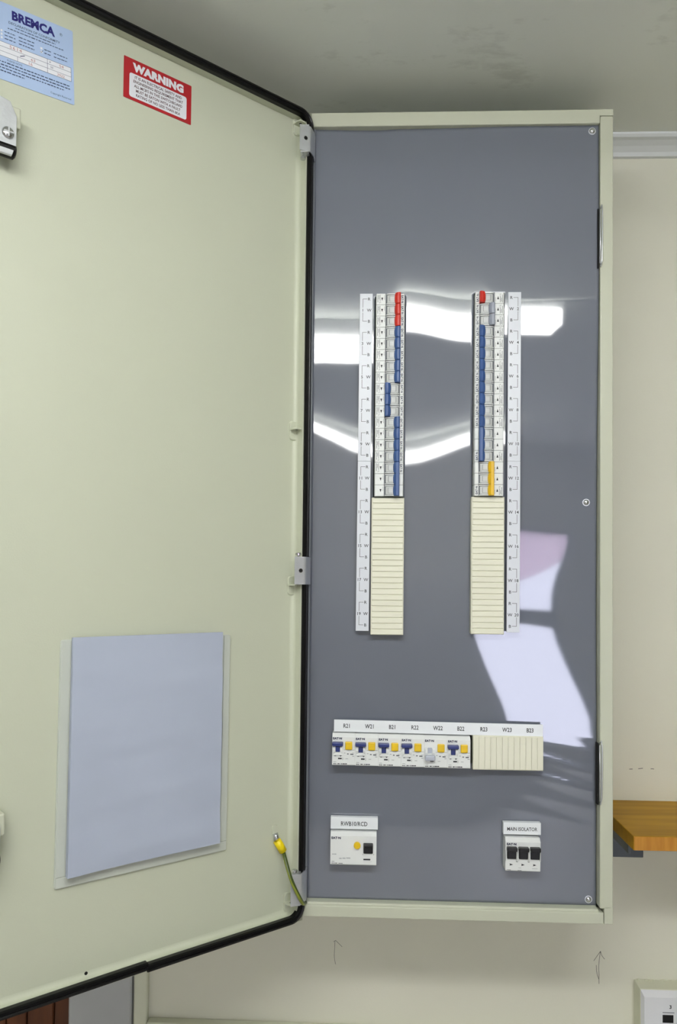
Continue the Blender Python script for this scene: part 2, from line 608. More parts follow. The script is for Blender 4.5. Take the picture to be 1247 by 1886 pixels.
MB().box(0.0002, 0.4668, 0.0, FD, CZ0, -1.2645, 'frame_paint', 0.0014, 2).box(0.0002, 0.4604, 0.0025, FD, -1.2695, -1.2605, 'frame_paint', 0.002, 2).build('frame_bottom', cab)
MB().box(CX0, -0.0002, 0.0002, FD, CZ0, -0.0108, 'frame_paint', 0.0014, 2).build('frame_left', cab)
MB().box(0.0004, 0.0062, 0.0045, 0.0075, -1.2595, -0.0235, 'grey_edge', 0.0008).build('panel_edge_strip', cab)

# ---- inner panel: a thin glossy sheet, bowed between its fixings, with real cut-outs
PY0 = 0.0180
PX0, PX1, PZ0, PZ1 = 0.0045, 0.4600, -1.2605, -0.0225
CUT = [(0.1052, 0.1534, -0.838, -0.2965), (0.2628, 0.3112, -0.838, -0.2950), (0.0452, 0.3700, -1.0430, -0.9985), (0.0460, 0.1125, -1.1960, -1.1530), (0.3170, 0.3655, -1.2000, -1.1560)]
gx = set(np.round(np.linspace(PX0, PX1, 112), 5))
gz = set(np.round(np.linspace(PZ0, PZ1, 300), 5))
for c in CUT:
    gx |= {c[0], c[1]}
    gz |= {c[2], c[3]}
gx = np.array(sorted(gx))
gz = np.array(sorted(gz))
DC = PY0 - CAM.y


def smooth01(a):
    a = np.clip(a, 0, 1)
    return a * a * (3 - 2 * a)


def knots(x, ks):
    """smooth piecewise interpolation"""
    xs = np.array([k[0] for k in ks])
    vs = np.array([k[1] for k in ks])
    i = np.clip(np.searchsorted(xs, x) - 1, 0, len(xs) - 2)
    return vs[i] + (vs[i + 1] - vs[i]) * smooth01((x - xs[i]) / (xs[i + 1] - xs[i]))


def lamp_tilt(z, ly):
    e = np.arctan((z - CAM.z) / DC)
    E = np.arctan((CEIL - LDROP - 0.050 - z) / (PY0 - ly))
    return (E - e) / 2


zU = knots(gx, [(0.0, -0.385), (0.098, -0.385), (0.153, -0.335), (0.258, -0.353), (0.312, -0.341), (0.47, -0.343)])
zL = np.interp(gx, [0.0, 0.0129, 0.0718, 0.13, 0.1547, 0.18, 0.2109, 0.2643, 0.32, 0.47], [-0.510, -0.521, -0.5497, -0.566, -0.570, -0.567, -0.5571, -0.5342, -0.53, -0.53])
tU = lamp_tilt(zU, LY1)
tL = lamp_tilt(zL, LY2)
G = np.zeros((len(gz), len(gx)))
fine = np.linspace(PZ0, PZ1, 1200)
for i in range(len(gx)):
    comp = -tU[i] * 0.55
    ks = [(-1.3, 0), (-0.80, 0.0), (-0.66, tL[i] * 0.6), (zL[i] - 0.02, tL[i]), (zL[i] + 0.02, tL[i]), (zU[i] - 0.03, tU[i]), (zU[i] + 0.03, tU[i]), (-0.24, 0.0), (-0.13, comp), (0.0, 0.0)]
    t_ = knots(fine, ks)
    g = np.concatenate([[0], np.cumsum((t_[1:] + t_[:-1]) / 2 * np.diff(fine))])
    G[:, i] = np.interp(gz, fine, g)
# twist of the lower right corner that bends the window's reflection
jx = [(0.426, -0.6961), (0.4132, -0.7264), (0.4014, -0.7609), (0.3989, -0.7952), (0.4033, -0.838), (0.428, -0.8975), (0.4483, -0.9398), (0.4601, -0.9693), (0.4644, -1.0074)]
TW = []
for X, zz in jx:
    ax = (X - CAM.x) / DC
    TW.append((zz, (math.atan((WX1 - X) / (PY0 - BACK)) - math.atan(ax)) / 2))
TW = [(-1.3, 0.0), (-1.16, 0.0)] + sorted(TW) + [(-0.60, -0.004), (-0.5, 0.0), (0.0, 0.0)]
Tf = np.interp(fine, [k[0] for k in TW], [k[1] for k in TW])
for _ in range(2):
    Tf = np.convolve(np.pad(Tf, 15, mode='edge'), np.ones(31) / 31, 'valid')
Tz = np.interp(gz, fine, Tf)
xf = np.linspace(PX0, PX1, 600)
Sp = smooth01((xf - 0.19) / 0.07)
S = np.concatenate([[0], np.cumsum((Sp[1:] + Sp[:-1]) / 2 * np.diff(xf))])
S -= np.interp(0.37, xf, S)
S = np.interp(gx, xf, S)
G += Tz[:, None] * S[None, :]
# slight handling waves near the lower right corner
XX, ZZ = np.meshgrid(gx, gz)
G += 0.00025 * np.exp(-((ZZ + 1.09) / 0.06) ** 2) * smooth01((XX - 0.30) / 0.12) * np.sin(ZZ * 210 + XX * 55)
G -= np.interp(-1.25, gz, G[:, len(gx) // 2])
G = np.maximum(G, -0.0135)
nx_, nz_ = len(gx), len(gz)
verts = [(gx[i], PY0 + G[k, i], gz[k]) for k in range(nz_) for i in range(nx_)]
faces = []
for k in range(nz_ - 1):
    for i in range(nx_ - 1):
        mx, mz = (gx[i] + gx[i + 1]) / 2, (gz[k] + gz[k + 1]) / 2
        if any(c[0] < mx < c[1] and c[2] < mz < c[3] for c in CUT):
            continue
        faces.append([k * nx_ + i, k * nx_ + i + 1, (k + 1) * nx_ + i + 1, (k + 1) * nx_ + i])
p = MB()
p.add(verts, faces, 'panel_grey', True)
panel = p.build('inner_panel', cab)
tag(panel, 'glossy grey inner panel mirroring lights and a window')
sol = panel.modifiers.new('sheet', 'SOLIDIFY')
sol.thickness = 0.0012
sol.offset = -1.0

# panel screws
for sx, sz in ((0.4497, -0.0322), (0.4435, -0.6270), (0.4483, -1.2513)):
    i = int(np.argmin(abs(gx - sx)))
    k = int(np.argmin(abs(gz - sz)))
    yy = PY0 + G[k, i]
    M = on_panel(sx, sz, yy)
    q = MB()
    q.cyl((0, 0), 0.0058, 0.0, 0.0008, 'zinc', 20)
    q.dome((0, 0), 0.0046, 0.0008, 0.0032, 'steel')
    sc_ = q.build('panel_screw', panel, M)

# spring catches on the right frame
for z0, z1 in ((-0.2555, -0.1600), (-1.0995, -1.0040)):
    c = MB()
    c.box(0.4573, 0.4594, 0.0015, 0.012, z0, z1, 'black_void', 0.0005)
    o = c.build('catch_slot', cab)
    s_ = MB()
    xa, xb = 0.4605, 0.4627
    s_.tube([(xa, 0.001, z1 - 0.001), (xb, -0.0018, z1 + 0.004), (xb + 0.0006, -0.003, z1 - 0.006), (xb + 0.0004, -0.0034, (z0 + z1) / 2), (xb, -0.003, z0 + 0.010), (xa + 0.0004, -0.001, z0 + 0.001)], 0.0011, 'zinc', 8)
    s_.tube([(xa - 0.0004, -0.0012, z1 - 0.003), (xa - 0.0002, -0.0024, (z0 + z1) / 2), (xa - 0.0004, -0.0012, z0 + 0.006)], 0.0009, 'zinc', 8)
    s_.build('catch_spring', o)

# ---- the open door
DT, DB, DFREE = -0.0124, -1.2792, -0.494     # rim lines, in door space (x = -s)
d = MB()
d.box(DFREE, 0.006, DB - 0.005, DT + 0.005, INNER - 0.0015, INNER, 'door_paint')
fx = -0.0055


def flange(mb, x0, x1, y0, y1):
    mb.box(x0, x1, y0, y1, INNER - 0.0005, 0.001, 'door_paint')


flange(d, fx, 0.006, DB - 0.005, DT + 0.005)
flange(d, DFREE, DFREE + 0.010, DB - 0.005, DT + 0.005)
flange(d, DFREE, 0.006, DT - 0.0045, DT + 0.005)
flange(d, DFREE, 0.006, DB - 0.005, DB + 0.0045)
# rolled bend where flange meets the face
R_ = 0.007
for (ax_, base, sgn) in (('x', fx, -1), ('x', DFREE + 0.010, 1), ('y', DB + 0.0045, 1)):
    pts = [(base, INNER)]
    for k in range(7):
        a = k / 6 * PI / 2
        pts.append((base + sgn * R_ * (1 - math.sin(a)), INNER + R_ * (1 - math.cos(a))))
    lo, hi = ((DB + 0.004, DT - 0.004) if ax_ == 'x' else (DFREE + 0.009, fx))
    n = len(pts)
    if ax_ == 'x':
        v = [(a, lo, b) for a, b in pts] + [(a, hi, b) for a, b in pts]
    else:
        v = [(lo, a, b) for a, b in pts] + [(hi, a, b) for a, b in pts]
    d.add(v, [[i, i + 1, n + i + 1, n + i] for i in range(1, n - 1)], 'door_paint', True)
door = d.build('door', cab, DOOR)
tag(door, 'open cream steel door with black edge seal')

# rubber seal: swept profile around the rim, ends overlapping on the bottom edge
sx0, sx1, sy0, sy1, sr = DFREE + 0.004, 0.0025, DB, DT, 0.020
path = []
gap = -0.2533


def arc(cx, cy, a0, a1, n=8):
    return [(cx + sr * math.cos(math.radians(a0 + (a1 - a0) * k / n)), cy + sr * math.sin(math.radians(a0 + (a1 - a0) * k / n)), math.radians(a0 + (a1 - a0) * k / n)) for k in range(n + 1)]


path.append((gap, sy0, -PI / 2))
path += arc(sx1 - sr, sy0 + sr, -90, 0)
path += arc(sx1 - sr, sy1 - sr, 0, 90)
path += arc(sx0 + sr, sy1 - sr, 90, 180)
path += arc(sx0 + sr, sy0 + sr, 180, 270)
path.append((gap + 0.0005, sy0, -PI / 2))
prof = [(-0.0052, -0.004), (-0.0054, 0.0035), (-0.0042, 0.006), (-0.0012, 0.0070), (0.0002, 0.0058), (0.0016, 0.0068), (0.0044, 0.0056), (0.0056, 0.003), (0.0056, -0.0065), (0.0036, -0.008), (0.002, -0.004)]
v, f = [], []
npf = len(prof)
for k, (px_, py_, a) in enumerate(path):
    drop = 0.0018 if k == len(path) - 1 else 0.0
    for (o1, o2) in prof:
        v.append((px_ + math.cos(a) * (o1 - drop), py_ + math.sin(a) * (o1 - drop), o2 - drop))
for k in range(len(path) - 1):
    for i in range(npf):
        j = (i + 1) % npf
        f.append([k * npf + i, k * npf + j, (k + 1) * npf + j, (k + 1) * npf + i])
f.append(list(range(npf)))
f.append([(len(path) - 1) * npf + i for i in range(npf)][::-1])
sl = MB().add(v, f, 'rubber', False).build('edge_seal', door, DOOR)
tag(sl, 'black rubber edge seal')

# hinge lugs on the door (cream tabs with a hole)
for zc in (-0.0270, -0.5185, -0.7640, -1.2575):
    g = MB()
    g.prism([(-0.012 + a, zc + b) for a, b in rrect(-0.006, 0.0118, -0.015, 0.015, 0.005)], INNER, INNER + 0.0032, 'door_paint', 0.0010)
    tabp = [(-0.0190, INNER + 0.0005), (-0.0050, INNER + 0.0005), (-0.0050, INNER + 0.012), (-0.0075, INNER + 0.018), (-0.0160, INNER + 0.018), (-0.0190, INNER + 0.012)]
    g.add([(a, zc, b) for a, b in tabp] + [(a, zc + 0.0022, b) for a, b in tabp], [[0, 1, 2, 3, 4, 5], [11, 10, 9, 8, 7, 6]] + [[i, 6 + i, 6 + (i + 1) % 6, (i + 1) % 6] for i in range(6)], 'door_paint')
    Mh = T((-0.0115, zc, INNER + 0.0115)) @ Matrix.Rotation(-PI / 2, 4, 'X')
    g.cyl((0, 0), 0.0022, -0.0002, 0.0025, 'black_void', 12, M=Mh)
    g.build('hinge_lug', door, DOOR)

# small black spot near the bottom rim
MB().cyl((-0.3348, -1.2640), 0.0022, -0.0045, INNER * 0.3, 'black_void', 10).build('drain_hole', door, DOOR)

# latches at the free edge
for zc in (-0.2080, -1.0620):
    g = MB()
    g.prism([(-0.4475 + a, zc + b) for a, b in [(-0.030, -0.040), (-0.006, -0.040), (-0.001, -0.026), (-0.001, 0.010), (-0.009, 0.026), (-0.030, 0.030)]], 0.010, 0.013, 'zinc', 0.0008)
    g.box(-0.482, -0.4425, zc - 0.002, zc + 0.024, INNER, 0.009, 'frame_paint', 0.002, 2)
    lt = g.build('door_latch', door, DOOR)
    q = MB()
    q.dome((-0.4585, zc - 0.014), 0.0075, 0.013, 0.004, 'steel', 20)
    q.box(-0.4640, -0.4530, zc - 0.0148, zc - 0.0132, 0.0155, 0.0173, 'zinc')
    q.box(-0.4593, -0.4577, zc - 0.0195, zc - 0.0085, 0.0155, 0.0173, 'zinc')
    q.build('latch_screw', lt, DOOR)
    Mr = T((-0.4585, zc - 0.030, 0.004)) @ Matrix.Rotation(PI / 2, 4, 'Y')
    MB().cyl((0, 0), 0.0095, -0.010, 0.011, 'rubber', 20, 0.002, Mr).build('latch_roller', lt, DOOR)

# ---- hinges: folded zinc plates from the cabinet over the seal
for k, (z0, z1, pin) in enumerate(((-0.0790, -0.0385, -1), (-0.7620, -0.7190, 1), (-1.2540, -1.2060, 1))):
    a, b2, c2, d2 = (-0.0152, -0.034), (0.0006, -0.0262), (0.0062, -0.0062), (0.0062, 0.0035)
    P = [Vector(a), Vector((-0.0015, -0.0276)), Vector(b2), Vector((0.0022, -0.0225)), Vector(c2), Vector(d2)]
    th = 0.0017
    out = []
    for i, q in enumerate(P):
        t0 = (P[min(i + 1, len(P) - 1)] - P[max(i - 1, 0)]).normalized()
        out.append(q + Vector((-t0.y, t0.x)) * th)
    loop = [(q.x, q.y) for q in P] + [(q.x, q.y) for q in reversed(out)]
    nn = len(loop)
    g = MB()
    g.prism(loop, z0, z1, 'zinc', 0.0)
    hg = g.build('hinge', cab)
    tag(hg, 'folded zinc hinge plate with a hole')
    # hole
    dirn = (Vector(b2) - Vector(a)).normalized()
    mid = Vector(a) * 0.45 + Vector(b2) * 0.55
    ang = math.atan2(dirn.y, dirn.x)
    zc = (z0 + z1) / 2
    if k < 2:
        Mh = T((mid.x, mid.y, zc)) @ RZ(ang) @ RX90
        MB().cyl((0, 0), 0.0036, 0.0, 0.0004, 'steel', 16, M=Mh).cyl((0, 0), 0.0028, 0.0002, 0.0007, 'black_void', 16, M=Mh).build('hinge_hole', hg)
    # knuckle flap and pin
    zz = z0 if pin < 0 else z1
    g = MB()
    px_, py_ = a[0] + 0.0045, a[1] + 0.013
    Mp = T((px_, py_ - 0.006, zz))
    if pin < 0:
        g.cyl((0, 0), 0.0017, -0.009, 0.0, 'steel', 12, M=Mp)
        g.cyl((0, 0), 0.0043, -0.0125, -0.008, 'steel', 16, 0.001, Mp)
    else:
        g.cyl((0, 0), 0.0017, 0.0, 0.003, 'steel', 12, M=Mp)
        g.cyl((0, 0), 0.0045, 0.002, 0.0060, 'steel', 16, 0.001, Mp)
    g.build('hinge_pin', hg)
    g = MB()
    g.box(a[0] + 0.0005, b2[0] - 0.002, a[1] + 0.004, a[1] + 0.018, zz - 0.0016, zz, 'zinc', 0.0003)
    g.build('hinge_flap', hg)
    zo = z1 if pin < 0 else z0
    g = MB()
    g.box(a[0] + 0.0005, b2[0] - 0.002, a[1] + 0.004, a[1] + 0.018, zo, zo + 0.0016, 'zinc', 0.0003)
    g.build('hinge_flap', hg)

# ---- earth bond: tab, crimp, yellow sleeve, green and yellow wire
ev = lambda s, z, o: DOOR @ Vector((-s, z, o))
g = MB()
g.prism([(-0.0365 + a, -1.1430 + b) for a, b in rrect(-0.0045, 0.0045, -0.009, 0.009, 0.002)], INNER, INNER + 0.002, 'door_paint', 0.0006)
bond = g.build('earth_tab', door, DOOR)
wpts = [ev(0.0310, -1.1650, INNER + 0.006), ev(0.0262, -1.1738, INNER + 0.009), Vector((-0.0259, -0.0300, -1.1796)), Vector((-0.0202, -0.0390, -1.1933)), Vector((-0.0143, -0.0450, -1.2073)), Vector((-0.0081, -0.0460, -1.2210)), Vector((-0.0019, -0.0400, -1.2362)), Vector((0.0029, -0.0260, -1.2516)), Vector((0.005, -0.006, -1.2580))]
# smooth the path
sm = []
for i in range(len(wpts) - 1):
    p0, p1, p2, p3 = wpts[max(i - 1, 0)], wpts[i], wpts[i + 1], wpts[min(i + 2, len(wpts) - 1)]
    for k in range(6):
        t = k / 6
        sm.append(0.5 * ((2 * p1) + (-p0 + p2) * t + (2 * p0 - 5 * p1 + 4 * p2 - p3) * t * t + (-p0 + 3 * p1 - 3 * p2 + p3) * t ** 3))
sm.append(wpts[-1])
g = MB()
g.tube(sm, 0.0029, 'wire_green', 12, None, 'wire_yellow')
wire = g.build('earth_wire', cab)
tag(wire, 'green and yellow earth wire with yellow crimp sleeve')
MB().tube([ev(0.0358, -1.1565, INNER + 0.006), ev(0.0310, -1.1650, INNER + 0.008), ev(0.0262, -1.1738, INNER + 0.009)], 0.0062, 'ferrule_yellow', 14).build('crimp_sleeve', wire)
MB().tube([ev(0.0372, -1.1460, INNER + 0.003), ev(0.0368, -1.1510, INNER + 0.005), ev(0.0355, -1.1570, INNER + 0.006)], 0.0044, 'steel', 12).build('crimp_lug', wire)

# ================================================================== THINGS ON THE DOOR
# warning sticker
M = DOOR @ T((-0.2510, -0.0690, INNER + 0.0004))
e = empty('warning_sticker', M, 'red and white warning sticker on the cream door', 'sticker')
W_, H_ = 0.0515, 0.0288
MB().prism(rrect(-W_, W_, -H_, H_, 0.0008, 2), 0, 0.0003, 'sticker_red').build('backing', e, M)
MB().poly(rrect(-0.0432, 0.0440, -0.0246, 0.0088, 0.0032, 4), 0.0004, 'sticker_white').build('text_panel', e, M)
g = MB()
g.text('WARNING', 0.0, 0.0186, 0.0146, 0.00045, 'sticker_white', 0.07, sx=1.02, space=1.08)
for k, ln in enumerate(("IT IS AN ELECTRICAL SAFETY AND", "ENGINEERING REQUIREMENT THAT", "ALL MCB'S IN THIS SWITCHBOARD", "MUST BE EATON WITH A FAULT", "RATING OF NO LESS THAN 6KA")):
    g.text(ln, 0.0004, 0.0046 - k * 0.0061, 0.0054, 0.0005, 'sticker_ink', 0.022, sx=0.84, space=1.03)
g.build('lettering', e, M)

# conformity label
M = DOOR @ T((-0.4200, -0.0912, INNER + 0.0004)) @ RZ(0.045)
e = empty('conformity_label', M, 'pale blue conformity label in the top corner of the door', 'label')
MB().prism(rrect(-0.049, 0.049, -0.0485, 0.0485, 0.0015, 2), 0, 0.0003, 'label_blue').build('backing', e, M)
g = MB()
g.text('BREMCA', -0.001, 0.0370, 0.0150, 0.0004, 'brand_blue', 0.045, sx=0.92)
g.build('brand_lettering', e, M)
g = MB()
g.text('®', 0.0335, 0.0375, 0.005, 0.0004, 'label_ink')
g.text('DECLARATION OF CONFORMITY', 0.0, 0.0262, 0.0042, 0.0004, 'label_ink', 0.01)


def bars(mb, y, x0, x1, h, mname='label_ink'):
    """printed line too small to read"""
    x = x0
    while x < x1:
        w1 = random.uniform(0.0018, 0.005)
        mb.rect(x, min(x + w1, x1), y - h * random.uniform(0.35, 0.5), y + h * random.uniform(0.35, 0.5), 0.0004, mname)
        x += w1 + random.uniform(0.0006, 0.0012)


g.build('heading', e, M)
g = MB()
bars(g, 0.0220, -0.024, 0.026, 0.0011)
bars(g, 0.0182, -0.033, 0.036, 0.0012)
for k in range(3):
    y = 0.0125 - 0.0043 * k
    bars(g, y, -0.037, -0.024, 0.0012)
    bars(g, y, -0.020, -0.001, 0.0012)
for k in range(2):
    y = 0.0095 - 0.0045 * k
    bars(g, y, 0.0115, 0.020, 0.0012)
    bars(g, y, 0.0235, 0.041, 0.0012)
g.text('PLEASE NOTE', -0.0255, -0.0222, 0.0030, 0.0004, 'label_ink')
for k, (x0, x1) in enumerate(((-0.046, 0.0435), (-0.046, 0.0440), (-0.046, 0.036), (-0.043, -0.014))):
    bars(g, -0.0260 - 0.0038 * k, x0, x1, 0.0015)
g.text('Copyright Reserved', 0.0315, -0.0425, 0.0033, 0.0004, 'label_ink')
tag(g.build('small_print', e, M), kind='stuff')
g = MB()
g.rect(-0.0475, 0.0455, -0.0190, -0.0012, 0.0004, 'sticker_white')
for k in range(3):
    y = 0.0125 - 0.0043 * k
    g.rect(-0.0415, -0.0393, y - 0.0013, y + 0.0013, 0.00042, 'sticker_white')
for k in range(2):
    y = 0.0095 - 0.0045 * k
    g.rect(0.0065, 0.0092, y - 0.0014, y + 0.0014, 0.00042, 'sticker_white')
g.build('form_boxes', e, M)
g = MB()
for y in (-0.0012, -0.0071, -0.0131, -0.0190):
    g.stroke([(-0.0475, y), (0.0455, y)], 0.0004, 0.0005, 'label_ink')
g.stroke([(0.0150, -0.0012), (0.0150, -0.0190)], 0.0004, 0.0005, 'label_ink')
g.stroke([(0.0455, -0.0012), (0.0455, -0.0190)], 0.0004, 0.0005, 'label_ink')
g.stroke([(-0.0220, -0.0131), (-0.0220, -0.0190)], 0.0004, 0.0005, 'label_ink')
g.text('5614', -0.024, -0.0042, 0.0055, 0.0006, 'pen_red', sx=1.2, space=1.2)
g.text('54', 0.0330, -0.0042, 0.0050, 0.0006, 'pen_red', sx=1.2)
g.text('63', -0.003, -0.0101, 0.0050, 0.0006, 'pen_red', sx=1.2)
g.text('2022', 0.0320, -0.0160, 0.0045, 0.0006, 'pen_red', sx=1.1)
g.text('16', -0.006, -0.0160, 0.0050, 0.0006, 'pen_red', sx=1.1)
g.text('IP', 0.0185, -0.0042, 0.0030, 0.0006, 'label_ink')
g.text('50', 0.0205, -0.0101, 0.0036, 0.0006, 'label_ink')
g.stroke([(0.0065, 0.0052), (0.0075, 0.0040), (0.0098, 0.0072)], 0.0005, 0.0006, 'label_ink')
g.stroke([(-0.0185, -0.0112), (-0.0135, -0.0088)], 0.0009, 0.0006, 'label_ink')
g.build('form_lines', e, M)

# document pocket and the sheets in it
M = DOOR @ T((-0.2480, -0.9950, INNER + 0.0003)) @ RZ(-0.006)
e = empty('document_pocket', M, 'clear white plastic document pocket on the door', 'pocket')
PW, PH = 0.1258, 0.1582
g = MB()
g.prism(rrect(-PW, PW, -PH, PH, 0.004, 3), 0, 0.0016, 'pocket', 0.0005)
g.build('back_sheet', e, M)
for x0, x1 in ((-PW + 0.001, -PW + 0.0145), (PW - 0.0115, PW - 0.001)):
    MB().box(x0, x1, -PH + 0.0148, PH - 0.001, 0.0012, 0.0034, 'pocket', 0.0008, 2).build('side_rail', e, M)
MB().box(-PW + 0.001, PW - 0.001, -PH + 0.001, -PH + 0.0146, 0.0012, 0.0034, 'pocket', 0.0008, 2).build('bottom_rail', e, M)
# paper: gently curled sheets
M = DOOR @ T((-0.2508, -0.9850, INNER + 0.0075)) @ RZ(-0.006)
sw, sh = 0.1105, 0.1520
v, f = [], []
nu, nv = 24, 40
for lay in range(2):
    for k in range(nv + 1):
        for i in range(nu + 1):
            a, b_ = i / nu * 2 - 1, k / nv * 2 - 1
            bulge = 0.0035 + 0.0032 * (1 - b_ * b_) * 0.6 + 0.0022 * smooth01(np.array((-b_ - 0.55) / 0.45)) + 0.0016 * smooth01(np.array((-a - 0.6) / 0.4))
            rip = 0.0006 * math.sin(b_ * 13 + a * 1.3) * (0.6 + 0.4 * a) + 0.0003 * math.sin(b_ * 27 - a * 2) + 0.0007 * math.sin(a * 3.1 + b_)
            zz = 0.0 if lay == 0 else float(bulge) + rip
            skew = 0.0
            v.append((a * sw + skew * (1 if a < 0 else -1) * 0.5, b_ * sh + 0.0008 * a, zz))
nlay = (nu + 1) * (nv + 1)
for k in range(nv):
    for i in range(nu):
        q = k * (nu + 1) + i
        f.append([nlay + q, nlay + q + 1, nlay + q + nu + 2, nlay + q + nu + 1])
        f.append([q + nu + 1, q + nu + 2, q + 1, q])
rim = [i for i in range(nu + 1)] + [k * (nu + 1) + nu for k in range(1, nv + 1)] + [nv * (nu + 1) + i for i in range(nu - 1, -1, -1)] + [k * (nu + 1) for k in range(nv - 1, 0, -1)]
g = MB().add(v, f, 'paper', True)
g.add(v, [[rim[i], rim[(i + 1) % len(rim)], nlay + rim[(i + 1) % len(rim)], nlay + rim[i]] for i in range(len(rim))], 'paper', False)
o = g.build('paper_sheets', None, M)
tag(o, 'blank white sheets of paper filed in the door pocket', 'paper')

# ================================================================== BREAKERS
FACE = 0.018      # local z of the device faces (panel frame origin lies at y = 0.014)


def mcb_body(mb, x0, x1):
    """one 18 mm pole, nose 45 mm tall; local x across, y from 0 (bottom) to 45 mm, z out"""
    c, hi = 0.0012, 0.0454
    pts = [(0.0, -0.035), (hi, -0.035), (hi, FACE - c), (hi - c, FACE), (0.0395, FACE), (0.0390, FACE - 0.0012), (0.0150, FACE - 0.0012), (0.0145, FACE), (c, FACE), (0.0, FACE - c)]
    mb.profile_x(pts, x0 + 0.0003, x1 - 0.0003, 'device_white')
    mb.rect(x0 + 0.0004, x1 - 0.0004, 0.0152, 0.0388, FACE - 0.00105, 'grey_ink_and_gap_shade')  # grey plate paints the shade in the gaps between drum and cheeks
    mb.rect(x0, x0 + 0.0003, 0.0004, hi - 0.0006, FACE - 0.0008, 'ink_and_seam_shade')  # dark strips paint the shade in the seams between poles
    mb.rect(x1 - 0.0003, x1, 0.0004, hi - 0.0006, FACE - 0.0008, 'ink_and_seam_shade')


def drum_pts(y0, y1, zc, rr, n=8):
    yc = (y0 + y1) / 2
    h = (y1 - y0) / 2
    pts = [(y0, FACE - 0.004)]
    for k in range(n + 1):
        a = PI - PI * k / n
        pts.append((yc + h * math.cos(a), FACE - 0.0012 + rr * math.sin(a)))
    pts.append((y1, FACE - 0.004))
    return pts


PROTO = {}


def mcb_parts(kind, on, colour, full_print):
    key = (on, colour, full_print)
    if key in PROTO:
        return PROTO[key]
    W = 0.018
    bo = MB()
    mcb_body(bo, 0, W)
    # white drum and cheeks of the toggle window
    dr = MB()
    dr.profile_x(drum_pts(0.0175, 0.0368, 0, 0.0030)[::-1], 0.0030, W - 0.0030, 'device_recess', smooth=True)
    for xa in (0.0007, W - 0.0021):
        dr.profile_x([(0.0155, FACE - 0.002), (0.0175, FACE + 0.0010), (0.0215, FACE + 0.0022), (0.0325, FACE + 0.0022), (0.0365, FACE + 0.0010), (0.0388, FACE - 0.002)][::-1], xa, xa + 0.0014, 'device_white')
    yb = (0.0212, 0.0290)
    # toggle: rounded wedge leaning to one end
    tg = MB()
    y0, y1 = (0.0292, 0.0392) if on else (0.0150, 0.0250)
    if on:
        pr_ = [(y0 + 0.0010, FACE - 0.001), (y0, FACE + 0.0020), (y0 + 0.0012, FACE + 0.0052), (y0 + 0.0045, FACE + 0.0074), (y1 - 0.0022, FACE + 0.0080), (y1 - 0.0004, FACE + 0.0070), (y1, FACE + 0.0030), (y1 - 0.0006, FACE - 0.001)]
    else:
        pr_ = [(y0 + 0.0006, FACE - 0.001), (y0, FACE + 0.0030), (y0 + 0.0004, FACE + 0.0070), (y0 + 0.0022, FACE + 0.0080), (y1 - 0.0045, FACE + 0.0074), (y1 - 0.0012, FACE + 0.0052), (y1, FACE + 0.0020), (y1 - 0.0010, FACE - 0.001)]
    c_ = 'toggle_' + colour
    # ends slightly rounded: three slices
    n = len(pr_)
    yc = (y0 + y1) / 2
    xs = [0.0003, 0.0012, 0.0035, 0.0065, W - 0.0065, W - 0.0035, W - 0.0012, W - 0.0003]
    sc_ = [0.86, 0.90, 0.96, 1.0, 1.0, 0.96, 0.90, 0.86]
    v, f = [], []
    for X, s_ in zip(xs, sc_):
        for (a, b_) in pr_:
            v.append((X, (y1 - (y1 - a) * s_) if on else (y0 + (a - y0) * s_), FACE + (b_ - FACE) * (0.95 if s_ < 0.88 else 1)))
    for k in range(len(xs) - 1):
        for i in range(n):
            j = (i + 1) % n
            f.append([k * n + i, (k + 1) * n + i, (k + 1) * n + j, k * n + j])
    f.append(list(range(n)))
    f.append([(len(xs) - 1) * n + i for i in range(n)][::-1])
    tg.add(v, f, c_)
    # print
    pt = MB()
    zf = FACE + 0.00012
    # little triangle, outlined window, circuit marks
    pt.poly([(0.0066, 0.0080), (0.0118, 0.0096), (0.0066, 0.0112)], zf, 'ink_and_seam_shade')
    if full_print:
        pt.text('EAT·N', 0.0090, 0.0420, 0.0046, zf, 'logo_ink', 0.035, sx=0.98, space=1.05)
        for k, (x0, x1) in enumerate(((0.002, 0.012), (0.003, 0.009), (0.002, 0.014))):
            y = 0.0062 - k * 0.0017
            x = x0
            while x < x1:
                w1 = 0.0007 + 0.0004 * ((k + int(x * 1e4)) % 3)
                pt.rect(x, min(x + w1, x1), y - 0.00045, y + 0.00045, zf, 'grey_ink_and_gap_shade')
                x += w1 + 0.0005
        pt.stroke([(0.0125, 0.0065), (0.0155, 0.0050), (0.0140, 0.0078)], 0.0003, zf, 'grey_ink_and_gap_shade')
    pt.stroke([(0.003, 0.0135), (0.0095, 0.0135)], 0.0004, zf, 'grey_ink_and_gap_shade')
    if on:
        a, b_ = 0.0215, 0.0290
        ztop = FACE + 0.00195
        pt.stroke([(0.005, a), (0.013, a)], 0.0005, ztop, 'grey_ink_and_gap_shade')
        pt.stroke([(0.005, a), (0.005, b_)], 0.0003, ztop, 'grey_ink_and_gap_shade')
        pt.stroke([(0.013, a), (0.013, b_)], 0.0003, ztop, 'grey_ink_and_gap_shade')
    else:
        a, b_ = 0.0255, 0.0330
        ztop = FACE + 0.00195
        pt.stroke([(0.005, b_), (0.013, b_)], 0.0005, ztop, 'grey_ink_and_gap_shade')
        pt.stroke([(0.005, a), (0.005, b_)], 0.0003, ztop, 'grey_ink_and_gap_shade')
        pt.stroke([(0.013, a), (0.013, b_)], 0.0003, ztop, 'grey_ink_and_gap_shade')
    PROTO[key] = {'body': bo, 'toggle_window': dr, 'toggle': tg, 'print': pt, 'made': None}
    return PROTO[key]


